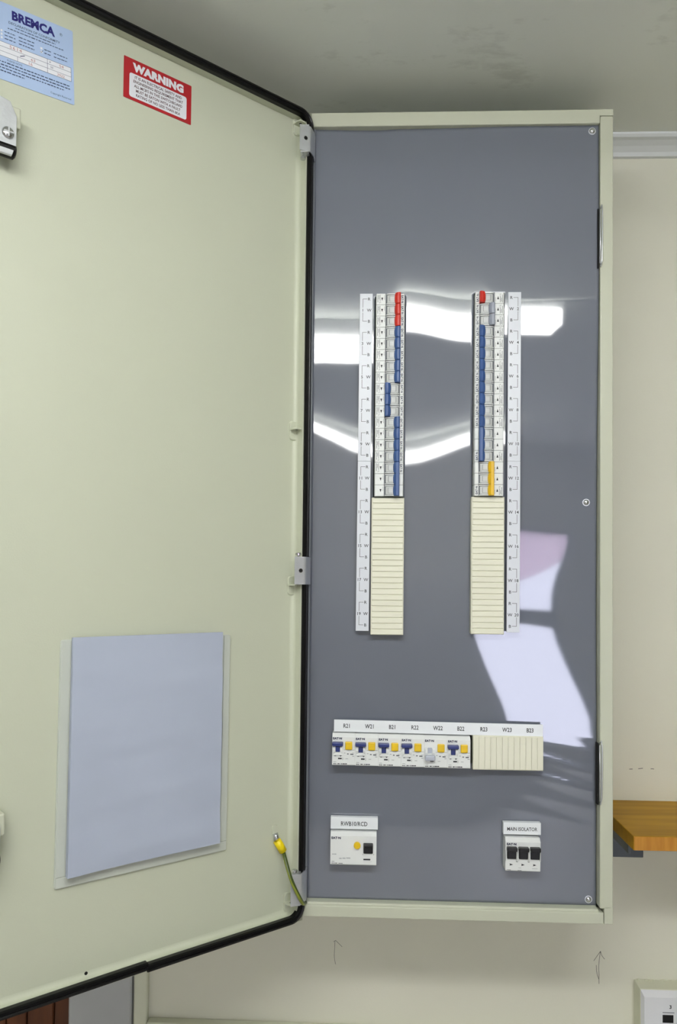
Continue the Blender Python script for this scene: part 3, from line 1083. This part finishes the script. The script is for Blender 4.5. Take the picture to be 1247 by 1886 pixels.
def put_mcb(name, e, M, on, colour, full, label_toggle=None):
    pr_ = mcb_parts('mcb', on, colour, full)
    first = pr_['made'] is None
    if first:
        pr_['made'] = {}
    for pn in ('body', 'toggle_window', 'toggle', 'print'):
        if first:
            pr_['made'][pn] = pr_[pn].build(pn, e, M)
        else:
            share(pn, pr_['made'][pn], e, M)


PH3 = 'RWB'
ORD = 'first second third fourth fifth sixth seventh eighth ninth tenth eleventh twelfth thirteenth fourteenth fifteenth'.split()
COLS = {
    'L': dict(x=0.1068, z=-0.2973, rot=-PI / 2, grp='circuit breakers in the left-hand column', side='left-hand'),
    'R': dict(x=0.3094, z=-0.2958, rot=PI / 2, grp='circuit breakers in the right-hand column', side='right-hand'),
}
lay = {'L': [('red', True)] * 3 + [('blue', True)] * 5 + [('blue', False)] * 3 + [('blue', True)] * 4, 'R': [('red', True)] + [('grey', False)] * 2 + [('blue', True)] * 9}


def mcb_matrix(side, i):
    c = COLS[side]
    if side == 'L':       # local y -> right, local x -> down, origin at the upper left corner
        return on_panel(c['x'], c['z'] - 0.018 * i, rot=c['rot'])
    # local y -> left, local x -> up, origin at the lower right corner
    return on_panel(c['x'], c['z'] - 0.018 * (i + 1), rot=c['rot'])


for side in 'LR':
    c = COLS[side]
    for i, (colour, on) in enumerate(lay[side]):
        num = (1 if side == 'L' else 2) + 2 * (i // 3)
        ph = PH3[i % 3]
        M = mcb_matrix(side, i)
        st = 'switched on' if on else 'switched off'
        e = empty('circuit_breaker', M, f'{ORD[i]} breaker from the top of the {c["side"]} column, {colour} toggle {st}', 'circuit breaker', c['grp'])
        put_mcb('circuit_breaker', e, M, on, colour, True)

for side, i0, colour, on, logo_i, lb in (('L', 15, 'blue', True, 15, 'three-pole breaker with joined blue toggles ending the left-hand column'),
                                         ('R', 12, 'blue', True, 14, 'three-pole breaker with joined blue toggles just above the yellow-toggled breaker'),
                                         ('R', 15, 'yellow', False, 17, 'three-pole breaker with joined yellow toggles ending the right-hand column')):
    Mb = mcb_matrix(side, i0 if side == 'L' else i0 + 2)
    e = empty('three_pole_breaker', Mb, lb, 'circuit breaker', COLS[side]['grp'])
    for i in range(i0, i0 + 3):
        put_mcb('three_pole_breaker', e, mcb_matrix(side, i), on, colour, i == logo_i)
    # bar that ties the three toggles together
    y0, y1 = (0.0330, 0.0384) if on else (0.0158, 0.0212)
    MB().box(0.0004, 0.0536, y0, y1, FACE + 0.0066, FACE + 0.0081, 'toggle_' + colour, 0.0006).build('toggle_tie_bar', e, Mb)


# blanking strips
def filler(M, w, h, n, vertical, label):
    """ribbed blanking cover; local origin at the lower left corner"""
    e = empty('blanking_strip', M, label, 'blanking cover', 'ribbed blanking covers')
    g = MB()
    zt = 0.0125
    g.box(0, w, 0, h, -0.004, zt - 0.0016, 'filler', 0.0006)
    g.build('backing', e, M)
    step = (h if vertical else w) / n
    m_ = 0.0013
    g = MB()
    if vertical:
        g.box(m_, w - m_, 0.0006, step - 0.0006, zt - 0.0018, zt, 'filler', 0.0005)
    else:
        g.box(0.0002, step - 0.0002, m_, h - m_, zt - 0.001, zt - 0.0004, 'filler', 0.0002)
    first = None
    for k in range(n):
        Mk = M @ (T((0, step * k, 0)) if vertical else T((step * k, 0, 0)))
        if first is None:
            first = g.build('slat', e, Mk)
        else:
            share('slat', first, e, Mk)


filler(on_panel(0.1026, -0.8405), 0.0518, 0.2178, 24, True, 'cream ribbed blanking cover under the left breaker column')
filler(on_panel(0.2606, -0.8375), 0.0519, 0.2172, 24, True, 'cream ribbed blanking cover under the right breaker column')
filler(on_panel(0.2650, -1.0495), 0.1092, 0.0533, 12, False, 'cream blanking cover under labels R23 to B23')


# label strips beside the columns
def strip(x, z_top, w, h, groups, mirror, rot, label):
    M = on_panel(x, z_top - h, 0.0044 if mirror else 0.0065, rot)
    e = empty('label_strip', M, label, 'label', 'circuit number strips beside the breakers')
    MB().box(0, w, 0, h - 0.0002, 0, 0.0015, 'label_white', 0.0003).build('strip', e, M)
    g = MB()
    zt = 0.0016
    for k, num in enumerate(groups):
        y0 = h - 0.009 - 0.054 * k
        xl, xb, xe = (0.0152, 0.0050, 0.0118) if not mirror else (w - 0.0152, w - 0.0050, w - 0.0118)
        for j, ph in enumerate('RWB'):
            g.text(ph, xl, y0 - 0.018 * j, 0.0068, zt, 'ink_and_seam_shade', 0.012)
        g.text(str(num), xb, y0 - 0.018, 0.0068, zt, 'ink_and_seam_shade', 0.012)
        for s_ in (0, 1):
            yy = y0 - 0.036 * s_
            yn = y0 - 0.018 + (0.0042 if s_ == 0 else -0.0042)
            g.stroke([(xe, yy), (xb, yy), (xb, yn)], 0.0006, zt, 'ink_and_seam_shade')
    g.build('lettering', e, M)


strip(0.0799, -0.2936, 0.0206, 0.2705, (1, 3, 5, 7, 9), False, -0.003, 'white strip numbered 1 to 9 beside the left breaker column')
strip(0.0791, -0.5642, 0.0206, 0.2705, (11, 13, 15, 17, 19), False, -0.003, 'white strip numbered 11 to 19 beside the left blanking cover')
strip(0.31675, -0.2928, 0.0204, 0.2705, (2, 4, 6, 8, 10), True, -0.001, 'white strip numbered 2 to 10 beside the right breaker column')
strip(0.3165, -0.5634, 0.0204, 0.2705, (12, 14, 16, 18, 20), True, -0.001, 'white strip numbered 12 to 20 beside the right blanking cover')

# horizontal strip over the lower row
M = on_panel(0.0462, -0.9945, 0.0075, -0.0075)
e = empty('label_strip', M, 'long white strip lettered R21 to B23 above the lower row', 'label')
MB().box(0, 0.3282, 0, 0.0190, 0, 0.0015, 'label_bright', 0.0003).build('strip', e, M)
g = MB()
for k, tx in enumerate(('R21', 'W21', 'B21', 'R22', 'W22', 'B22', 'R23', 'W23', 'B23')):
    g.text(tx, 0.0200 + 0.0360 * k, 0.0098, 0.0092, 0.0018, 'ink_and_seam_shade', 0.014, sx=0.80)
g.build('lettering', e, M)

# name plates
for nm, x0, x1, z0, z1, tx, sz in (('name_plate', 0.0425, 0.1172, -1.1488, -1.1302, 'RWB10/RCD', 0.0090), ('name_plate', 0.3135, 0.3718, -1.1512, -1.1325, 'MAIN ISOLATOR', 0.0074)):
    M = on_panel(x0, z0 + 0.0014, 0.0105)
    e = empty(nm, M, f'small white plate lettered {tx}', 'label')
    MB().box(0, x1 - x0, 0, z1 - z0, -0.0060, 0.0040, 'label_bright', 0.0004).build('plate', e, M)
    MB().text(tx, (x1 - x0) / 2, (z1 - z0) * 0.48, sz * 1.06, 0.0043, 'ink_and_seam_shade', 0.010, sx=0.80).build('lettering', e, M)


def nose(mb, W, H):
    """device nose with sloping top, local origin lower left"""
    pts = [(0.0, -0.035), (H, -0.035), (H, FACE - 0.0055), (H - 0.0012, FACE - 0.0045), (H - 0.0052, FACE), (0.0010, FACE), (0.0, FACE - 0.0010)]
    mb.profile_x(pts, 0.0001, W - 0.0001, 'device_white')


# residual current breakers R21..B22
RW, RH = 0.036, 0.0488
names = ['R21', 'W21', 'B21', 'R22', 'W22', 'B22']
made = {}
for k, nm in enumerate(names):
    on = nm != 'W22'
    M = on_panel(0.0442 + RW * k, -1.0449 - 0.0003 * k)
    e = empty('residual_current_breaker', M, f'breaker with {"navy" if on else "lowered grey"} toggle and yellow test button under label {nm}', 'circuit breaker', 'residual current breakers in the lower row')
    parts = {}
    g = MB()
    nose(g, RW, RH)
    parts['body'] = g
    Y_ = lambda mm: RH - mm / 1000.0
    X_ = lambda mm: mm / 1000.0
    g = MB()
    for xa in (1.6, 12.6):
        g.profile_x([(Y_(30), FACE - 0.001), (Y_(29), FACE + 0.0022), (Y_(25), FACE + 0.0036), (Y_(20), FACE + 0.0030), (Y_(17.5), FACE - 0.001)][::-1], X_(xa), X_(xa + 3.6), 'device_white')
    g.prism([(X_(9.2 + 7.6 * math.cos(a)), Y_(33.0) + 0.0052 * math.sin(a)) for a in [PI * q / 10 for q in range(11)]], FACE - 0.001, FACE + 0.0022, 'device_white', 0.0006)
    parts['toggle_window'] = g
    g = MB()
    if on:
        g.box(X_(0.3), X_(17.3), Y_(17.8), Y_(12.0), FACE - 0.002, FACE + 0.0080, 'toggle_navy', 0.0012, 2)
        g.box(X_(5.6), X_(12.4), Y_(27.6), Y_(17.0), FACE - 0.002, FACE + 0.0032, 'toggle_navy', 0.0006)
    else:
        g.box(X_(5.6), X_(12.2), Y_(26.4), Y_(17.6), FACE - 0.002, FACE + 0.0006, 'toggle_palegrey', 0.0006)
        g.box(X_(0.8), X_(17.0), Y_(36.8), Y_(28.2), FACE + 0.0010, FACE + 0.0090, 'toggle_palegrey', 0.0025, 3)
    parts['toggle'] = g
    g = MB()
    g.box(X_(20.6), X_(31.6), Y_(24.2), Y_(11.6), FACE - 0.001, FACE + 0.0030, 'button_yellow', 0.0012, 2)
    parts['test_button'] = g
    g = MB()
    zf = FACE + 0.00015
    g.text('EAT·N', X_(8.2), Y_(6.9), 0.0044, zf, 'logo_ink', 0.055, sx=1.15)
    g.rect(X_(18.2), X_(35.4), Y_(24.9), Y_(24.5), zf, 'grey_ink_and_gap_shade')
    g.poly([(X_(26.5 + 4.2 * math.cos(a)), Y_(24.9) - 0.0018 * math.sin(a)) for a in [PI * q / 8 for q in range(9)]][::-1], zf, 'device_recess')
    if on:
        g.rect(X_(9.4), X_(15.2), Y_(39.4), Y_(37.2), zf, 'ink_and_seam_shade')
        g.stroke([(X_(3.6), Y_(33.4)), (X_(6.2), Y_(33.4))], 0.0005, zf + 0.0022, 'grey_ink_and_gap_shade')
        g.stroke([(X_(3.6), Y_(34.6)), (X_(6.2), Y_(34.6))], 0.0005, zf, 'grey_ink_and_gap_shade')
        g.poly([(X_(11.5), Y_(33.4)), (X_(15.4), Y_(33.4)), (X_(13.4), Y_(35.6))][::-1], zf + 0.0001, 'grey_ink_and_gap_shade')
    else:
        g.rect(X_(9.4), X_(15.2), Y_(39.6), Y_(37.4), zf, 'ink_and_seam_shade')
    g.stroke([(X_(16.6), Y_(40.5)), (X_(16.6), Y_(36.8))], 0.0004, zf, 'ink_and_seam_shade')
    g.stroke([(X_(21.5), Y_(38.6)), (X_(25.0), Y_(38.6))], 0.0005, zf, 'grey_ink_and_gap_shade')
    for (x0, x1, y0, y1) in ((18.6, 21.0, 30.0, 29.4), (23.5, 26.0, 31.8, 30.2), (28.5, 33.5, 32.4, 30.6), (31.0, 34.5, 29.6, 29.2), (31.5, 34.8, 34.8, 34.2)):
        g.rect(X_(x0), X_(x1), Y_(y0), Y_(y1), zf, 'grey_ink_and_gap_shade')
    g.rect(X_(2.0), X_(6.6), Y_(43.9), Y_(43.4), zf, 'grey_ink_and_gap_shade')
    for (x0, x1) in ((2.0, 3.6), (4.0, 5.0), (5.4, 6.6), (8.6, 11.4), (12.0, 13.0), (14.4, 16.0), (16.6, 20.2), (20.6, 23.4)):
        g.rect(X_(x0), X_(x1), Y_(47.2), Y_(45.8), zf, 'ink_and_seam_shade')
    parts['print'] = g
    key = 'on' if on else 'off'
    for pn, mb in parts.items():
        if key in made and pn in made[key]:
            share(pn, made[key][pn], e, M)
        else:
            made.setdefault(key, {})[pn] = mb.build(pn, e, M)

# RCD
M = on_panel(0.0430, -1.1993)
e = empty('residual_current_device', M, 'wide white device with round yellow button under plate RWB10/RCD', 'circuit breaker')
W_, H_ = 0.0722, 0.0498
Y_ = lambda mm: H_ - mm / 1000.0
g = MB()
nose(g, W_, H_)
g.build('body', e, M)
MB().cyl((X_(42.0), Y_(18.8)), 0.0053, FACE - 0.001, FACE + 0.0045, 'button_yellow', 24, 0.0008, M=None).build('test_button', e, M)
g = MB()
g.box(X_(51.8), X_(66.6), Y_(31.0), Y_(15.2), FACE - 0.002, FACE + 0.0030, 'toggle_black', 0.0010, 2)
g.box(X_(51.9), X_(66.5), Y_(20.4), Y_(15.6), FACE, FACE + 0.0075, 'toggle_black', 0.0012, 2)
g.build('toggle', e, M)
g = MB()
g.box(X_(52.0), X_(65.6), Y_(36.4), Y_(31.4), FACE - 0.001, FACE + 0.0007, 'device_white', 0.0004)
g.box(X_(50.8), X_(51.9), Y_(32.8), Y_(15.0), FACE - 0.001, FACE + 0.0016, 'device_white', 0.0003)
g.box(X_(66.5), X_(67.6), Y_(32.8), Y_(15.0), FACE - 0.001, FACE + 0.0016, 'device_white', 0.0003)
g.build('toggle_window', e, M)
g = MB()
zf = FACE + 0.00015
g.text('EAT·N', X_(9.0), Y_(8.2), 0.0046, zf, 'logo_ink', 0.055, sx=1.15)
g.rect(X_(51.8), X_(62.6), Y_(42.0), Y_(39.6), zf, 'ink_and_seam_shade')
g.rect(X_(51.8), X_(65.0), Y_(44.2), Y_(43.8), zf, 'ink_faint')
g.rect(X_(50.4), X_(51.6), Y_(33.6), Y_(32.2), zf, 'grey_ink_and_gap_shade')
g.rect(X_(66.9), X_(68.1), Y_(33.6), Y_(32.2), zf, 'grey_ink_and_gap_shade')
for (x0, x1, y, h, c) in ((3, 5.5, 33.5, 1.6, 'ink_faint'), (6, 9.5, 33.5, 1.6, 'ink_faint'), (14, 18, 40, 1.8, 'ink_faint'), (19, 24, 39.6, 1.8, 'ink_faint'), (25, 31.5, 39.2, 1.8, 'ink_faint'), (2.2, 6.5, 44.8, 0.7, 'grey_ink_and_gap_shade'), (2.2, 4.5, 47.4, 1.0, 'grey_ink_and_gap_shade'), (5.0, 7.0, 47.4, 1.0, 'grey_ink_and_gap_shade'), (7.6, 11, 47.4, 1.0, 'grey_ink_and_gap_shade'), (13, 19.5, 47.6, 1.0, 'grey_ink_and_gap_shade')):
    g.rect(X_(x0), X_(x1), Y_(y) - h / 2000, Y_(y) + h / 2000, zf, c)
g.build('print', e, M)

# main isolator
M = on_panel(0.3147, -1.2024, rot=-0.008)
e = empty('main_isolator', M, 'three-pole isolator with black toggles under plate MAIN ISOLATOR', 'isolator switch')
W_, H_ = 0.0540, 0.0500
g = MB()
nose(g, W_, H_)
g.build('body', e, M)
g = MB()
zf = FACE + 0.00015
g.text('EAT·N', X_(9.4), Y_(8.6), 0.0046, zf, 'logo_ink', 0.055, sx=1.15)
for k in range(3):
    xo = 18.0 * k
    t_ = MB()
    t_.box(X_(xo + 1.6), X_(xo + 17.4), Y_(18.4), Y_(12.0), FACE - 0.002, FACE + 0.0080, 'toggle_black', 0.0014, 2)
    t_.box(X_(xo + 2.6), X_(xo + 16.4), Y_(31.0), Y_(17.6), FACE - 0.002, FACE + 0.0028, 'toggle_black', 0.0012, 2)
    t_.build('toggle', e, M)
    g.poly([(X_(xo + 6.4), Y_(38.2)), (X_(xo + 12.0), Y_(40.0)), (X_(xo + 6.4), Y_(41.8)), (X_(xo + 7.2), Y_(40.0))][::-1], zf, 'ink_and_seam_shade')
for xs in (0.0, 18.0, 36.0, 54.0):
    s_ = MB()
    for xa in (xs - 1.35, xs + 0.25):
        if xa < 0 or xa > 53:
            continue
        s_.box(X_(xa), X_(xa + 1.1), Y_(33.8), Y_(17.8), FACE - 0.001, FACE + 0.0036, 'device_white', 0.0004)
    if s_.v:
        s_.build('toggle_divider', e, M)
    if 0 < xs < 54:
        g.poly([(X_(xs + 1.6 * math.cos(a)), Y_(34.6) + 0.0016 * math.sin(a)) for a in [2 * PI * q / 12 for q in range(12)]], zf, 'grey_ink_and_gap_shade')
        g.poly([(X_(xs + 0.9 * math.cos(a)), Y_(34.6) + 0.0009 * math.sin(a)) for a in [2 * PI * q / 12 for q in range(12)]], zf + 0.0001, 'device_recess')
for (x0, x1, y, c) in ((2.5, 3.5, 48.0, 'grey_ink_and_gap_shade'), (4.0, 8.5, 48.2, 'grey_ink_and_gap_shade'), (19, 25.0, 48.8, 'grey_ink_and_gap_shade'), (20.0, 24.5, 44.8, 'ink_faint'), (41, 49.5, 45.4, 'ink_faint')):
    g.rect(X_(x0), X_(x1), Y_(y) - 0.0004, Y_(y) + 0.0004, zf, c)
g.build('print', e, M)

# ================================================================== SHELF AND OUTLET
e = empty('wooden_shelf', T((0.85, 0.1, -1.167)), 'honey-coloured wooden shelf fixed to the wall beside the cabinet', 'shelf')
MB().box(0.5110, 1.35, -0.0035, WALL - 0.0005, -1.1670, -1.1448, 'shelf_wood', 0.0012, 2).build('shelf_board', e)
MB().box(0.5118, 1.3495, -0.0048, -0.0036, -1.1662, -1.1454, 'shelf_edge', 0.0004).build('edge_band', e)
g = MB()
g.box(0.5300, 0.5955, WALL - 0.006, WALL - 0.0005, -1.2450, -1.1672, 'bracket_metal', 0.0008)
g.box(0.5300, 0.5955, 0.06, WALL - 0.006, -1.1700, -1.1672, 'bracket_metal', 0.0006)
g.box(0.5300, 0.5345, 0.08, WALL - 0.006, -1.2000, -1.1702, 'bracket_metal', 0.0008)
g.build('bracket', e)

M = on_panel(0.5800, -1.5774, WALL)
e = empty('data_outlet', M, 'white data outlet numbered 3 on a raised cream block', 'outlet')
g = MB()
bw, bh = 0.1150, 0.1150
g.box(0, bw, 0, bh, 0.0002, 0.034, 'trim_paint', 0.0015, 2)
for k in range(16):
    xx = 0.006 + k * 0.0066 + random.uniform(-0.002, 0.002)
    g.box(xx, xx + random.uniform(0.003, 0.006), bh - 0.001, bh + random.uniform(0.0002, 0.0014), 0.0005, random.uniform(0.003, 0.008), 'trim_paint', 0.0004)
g.build('mounting_block', e, M)
g = MB()
px0, px1, py0, py1 = 0.0008, bw - 0.0008, 0.0008, bh - 0.0008
g.add([(px0, py0, 0.0342), (px1, py0, 0.0342), (px1, py1, 0.0342), (px0, py1, 0.0342), (px0 + 0.0035, py0 + 0.006, 0.042), (px1 - 0.0035, py0 + 0.006, 0.042), (px1 - 0.0035, py1 - 0.009, 0.042), (px0 + 0.0035, py1 - 0.009, 0.042)],
      [[0, 1, 5, 4], [1, 2, 6, 5], [2, 3, 7, 6], [3, 0, 4, 7], [4, 5, 6, 7], [3, 2, 1, 0]], 'white_paint')
g.build('face_plate', e, M)
g = MB()
g.box(0.0313, 0.0591, bh - 0.062, bh - 0.0326, 0.042, 0.0430, 'white_paint', 0.0004)
g.box(0.0350, 0.0550, bh - 0.0350, bh - 0.0340, 0.0428, 0.0434, 'grey_ink_and_gap_shade')
g.build('socket', e, M)
MB().box(0.0350, 0.0535, bh - 0.0520, bh - 0.0385, 0.0426, 0.0434, 'black_void', 0.0003).build('socket_opening', e, M)
MB().text('3', 0.0489, bh - 0.0250, 0.0085, 0.0422, 'ink_and_seam_shade', 0.03).build('lettering', e, M)
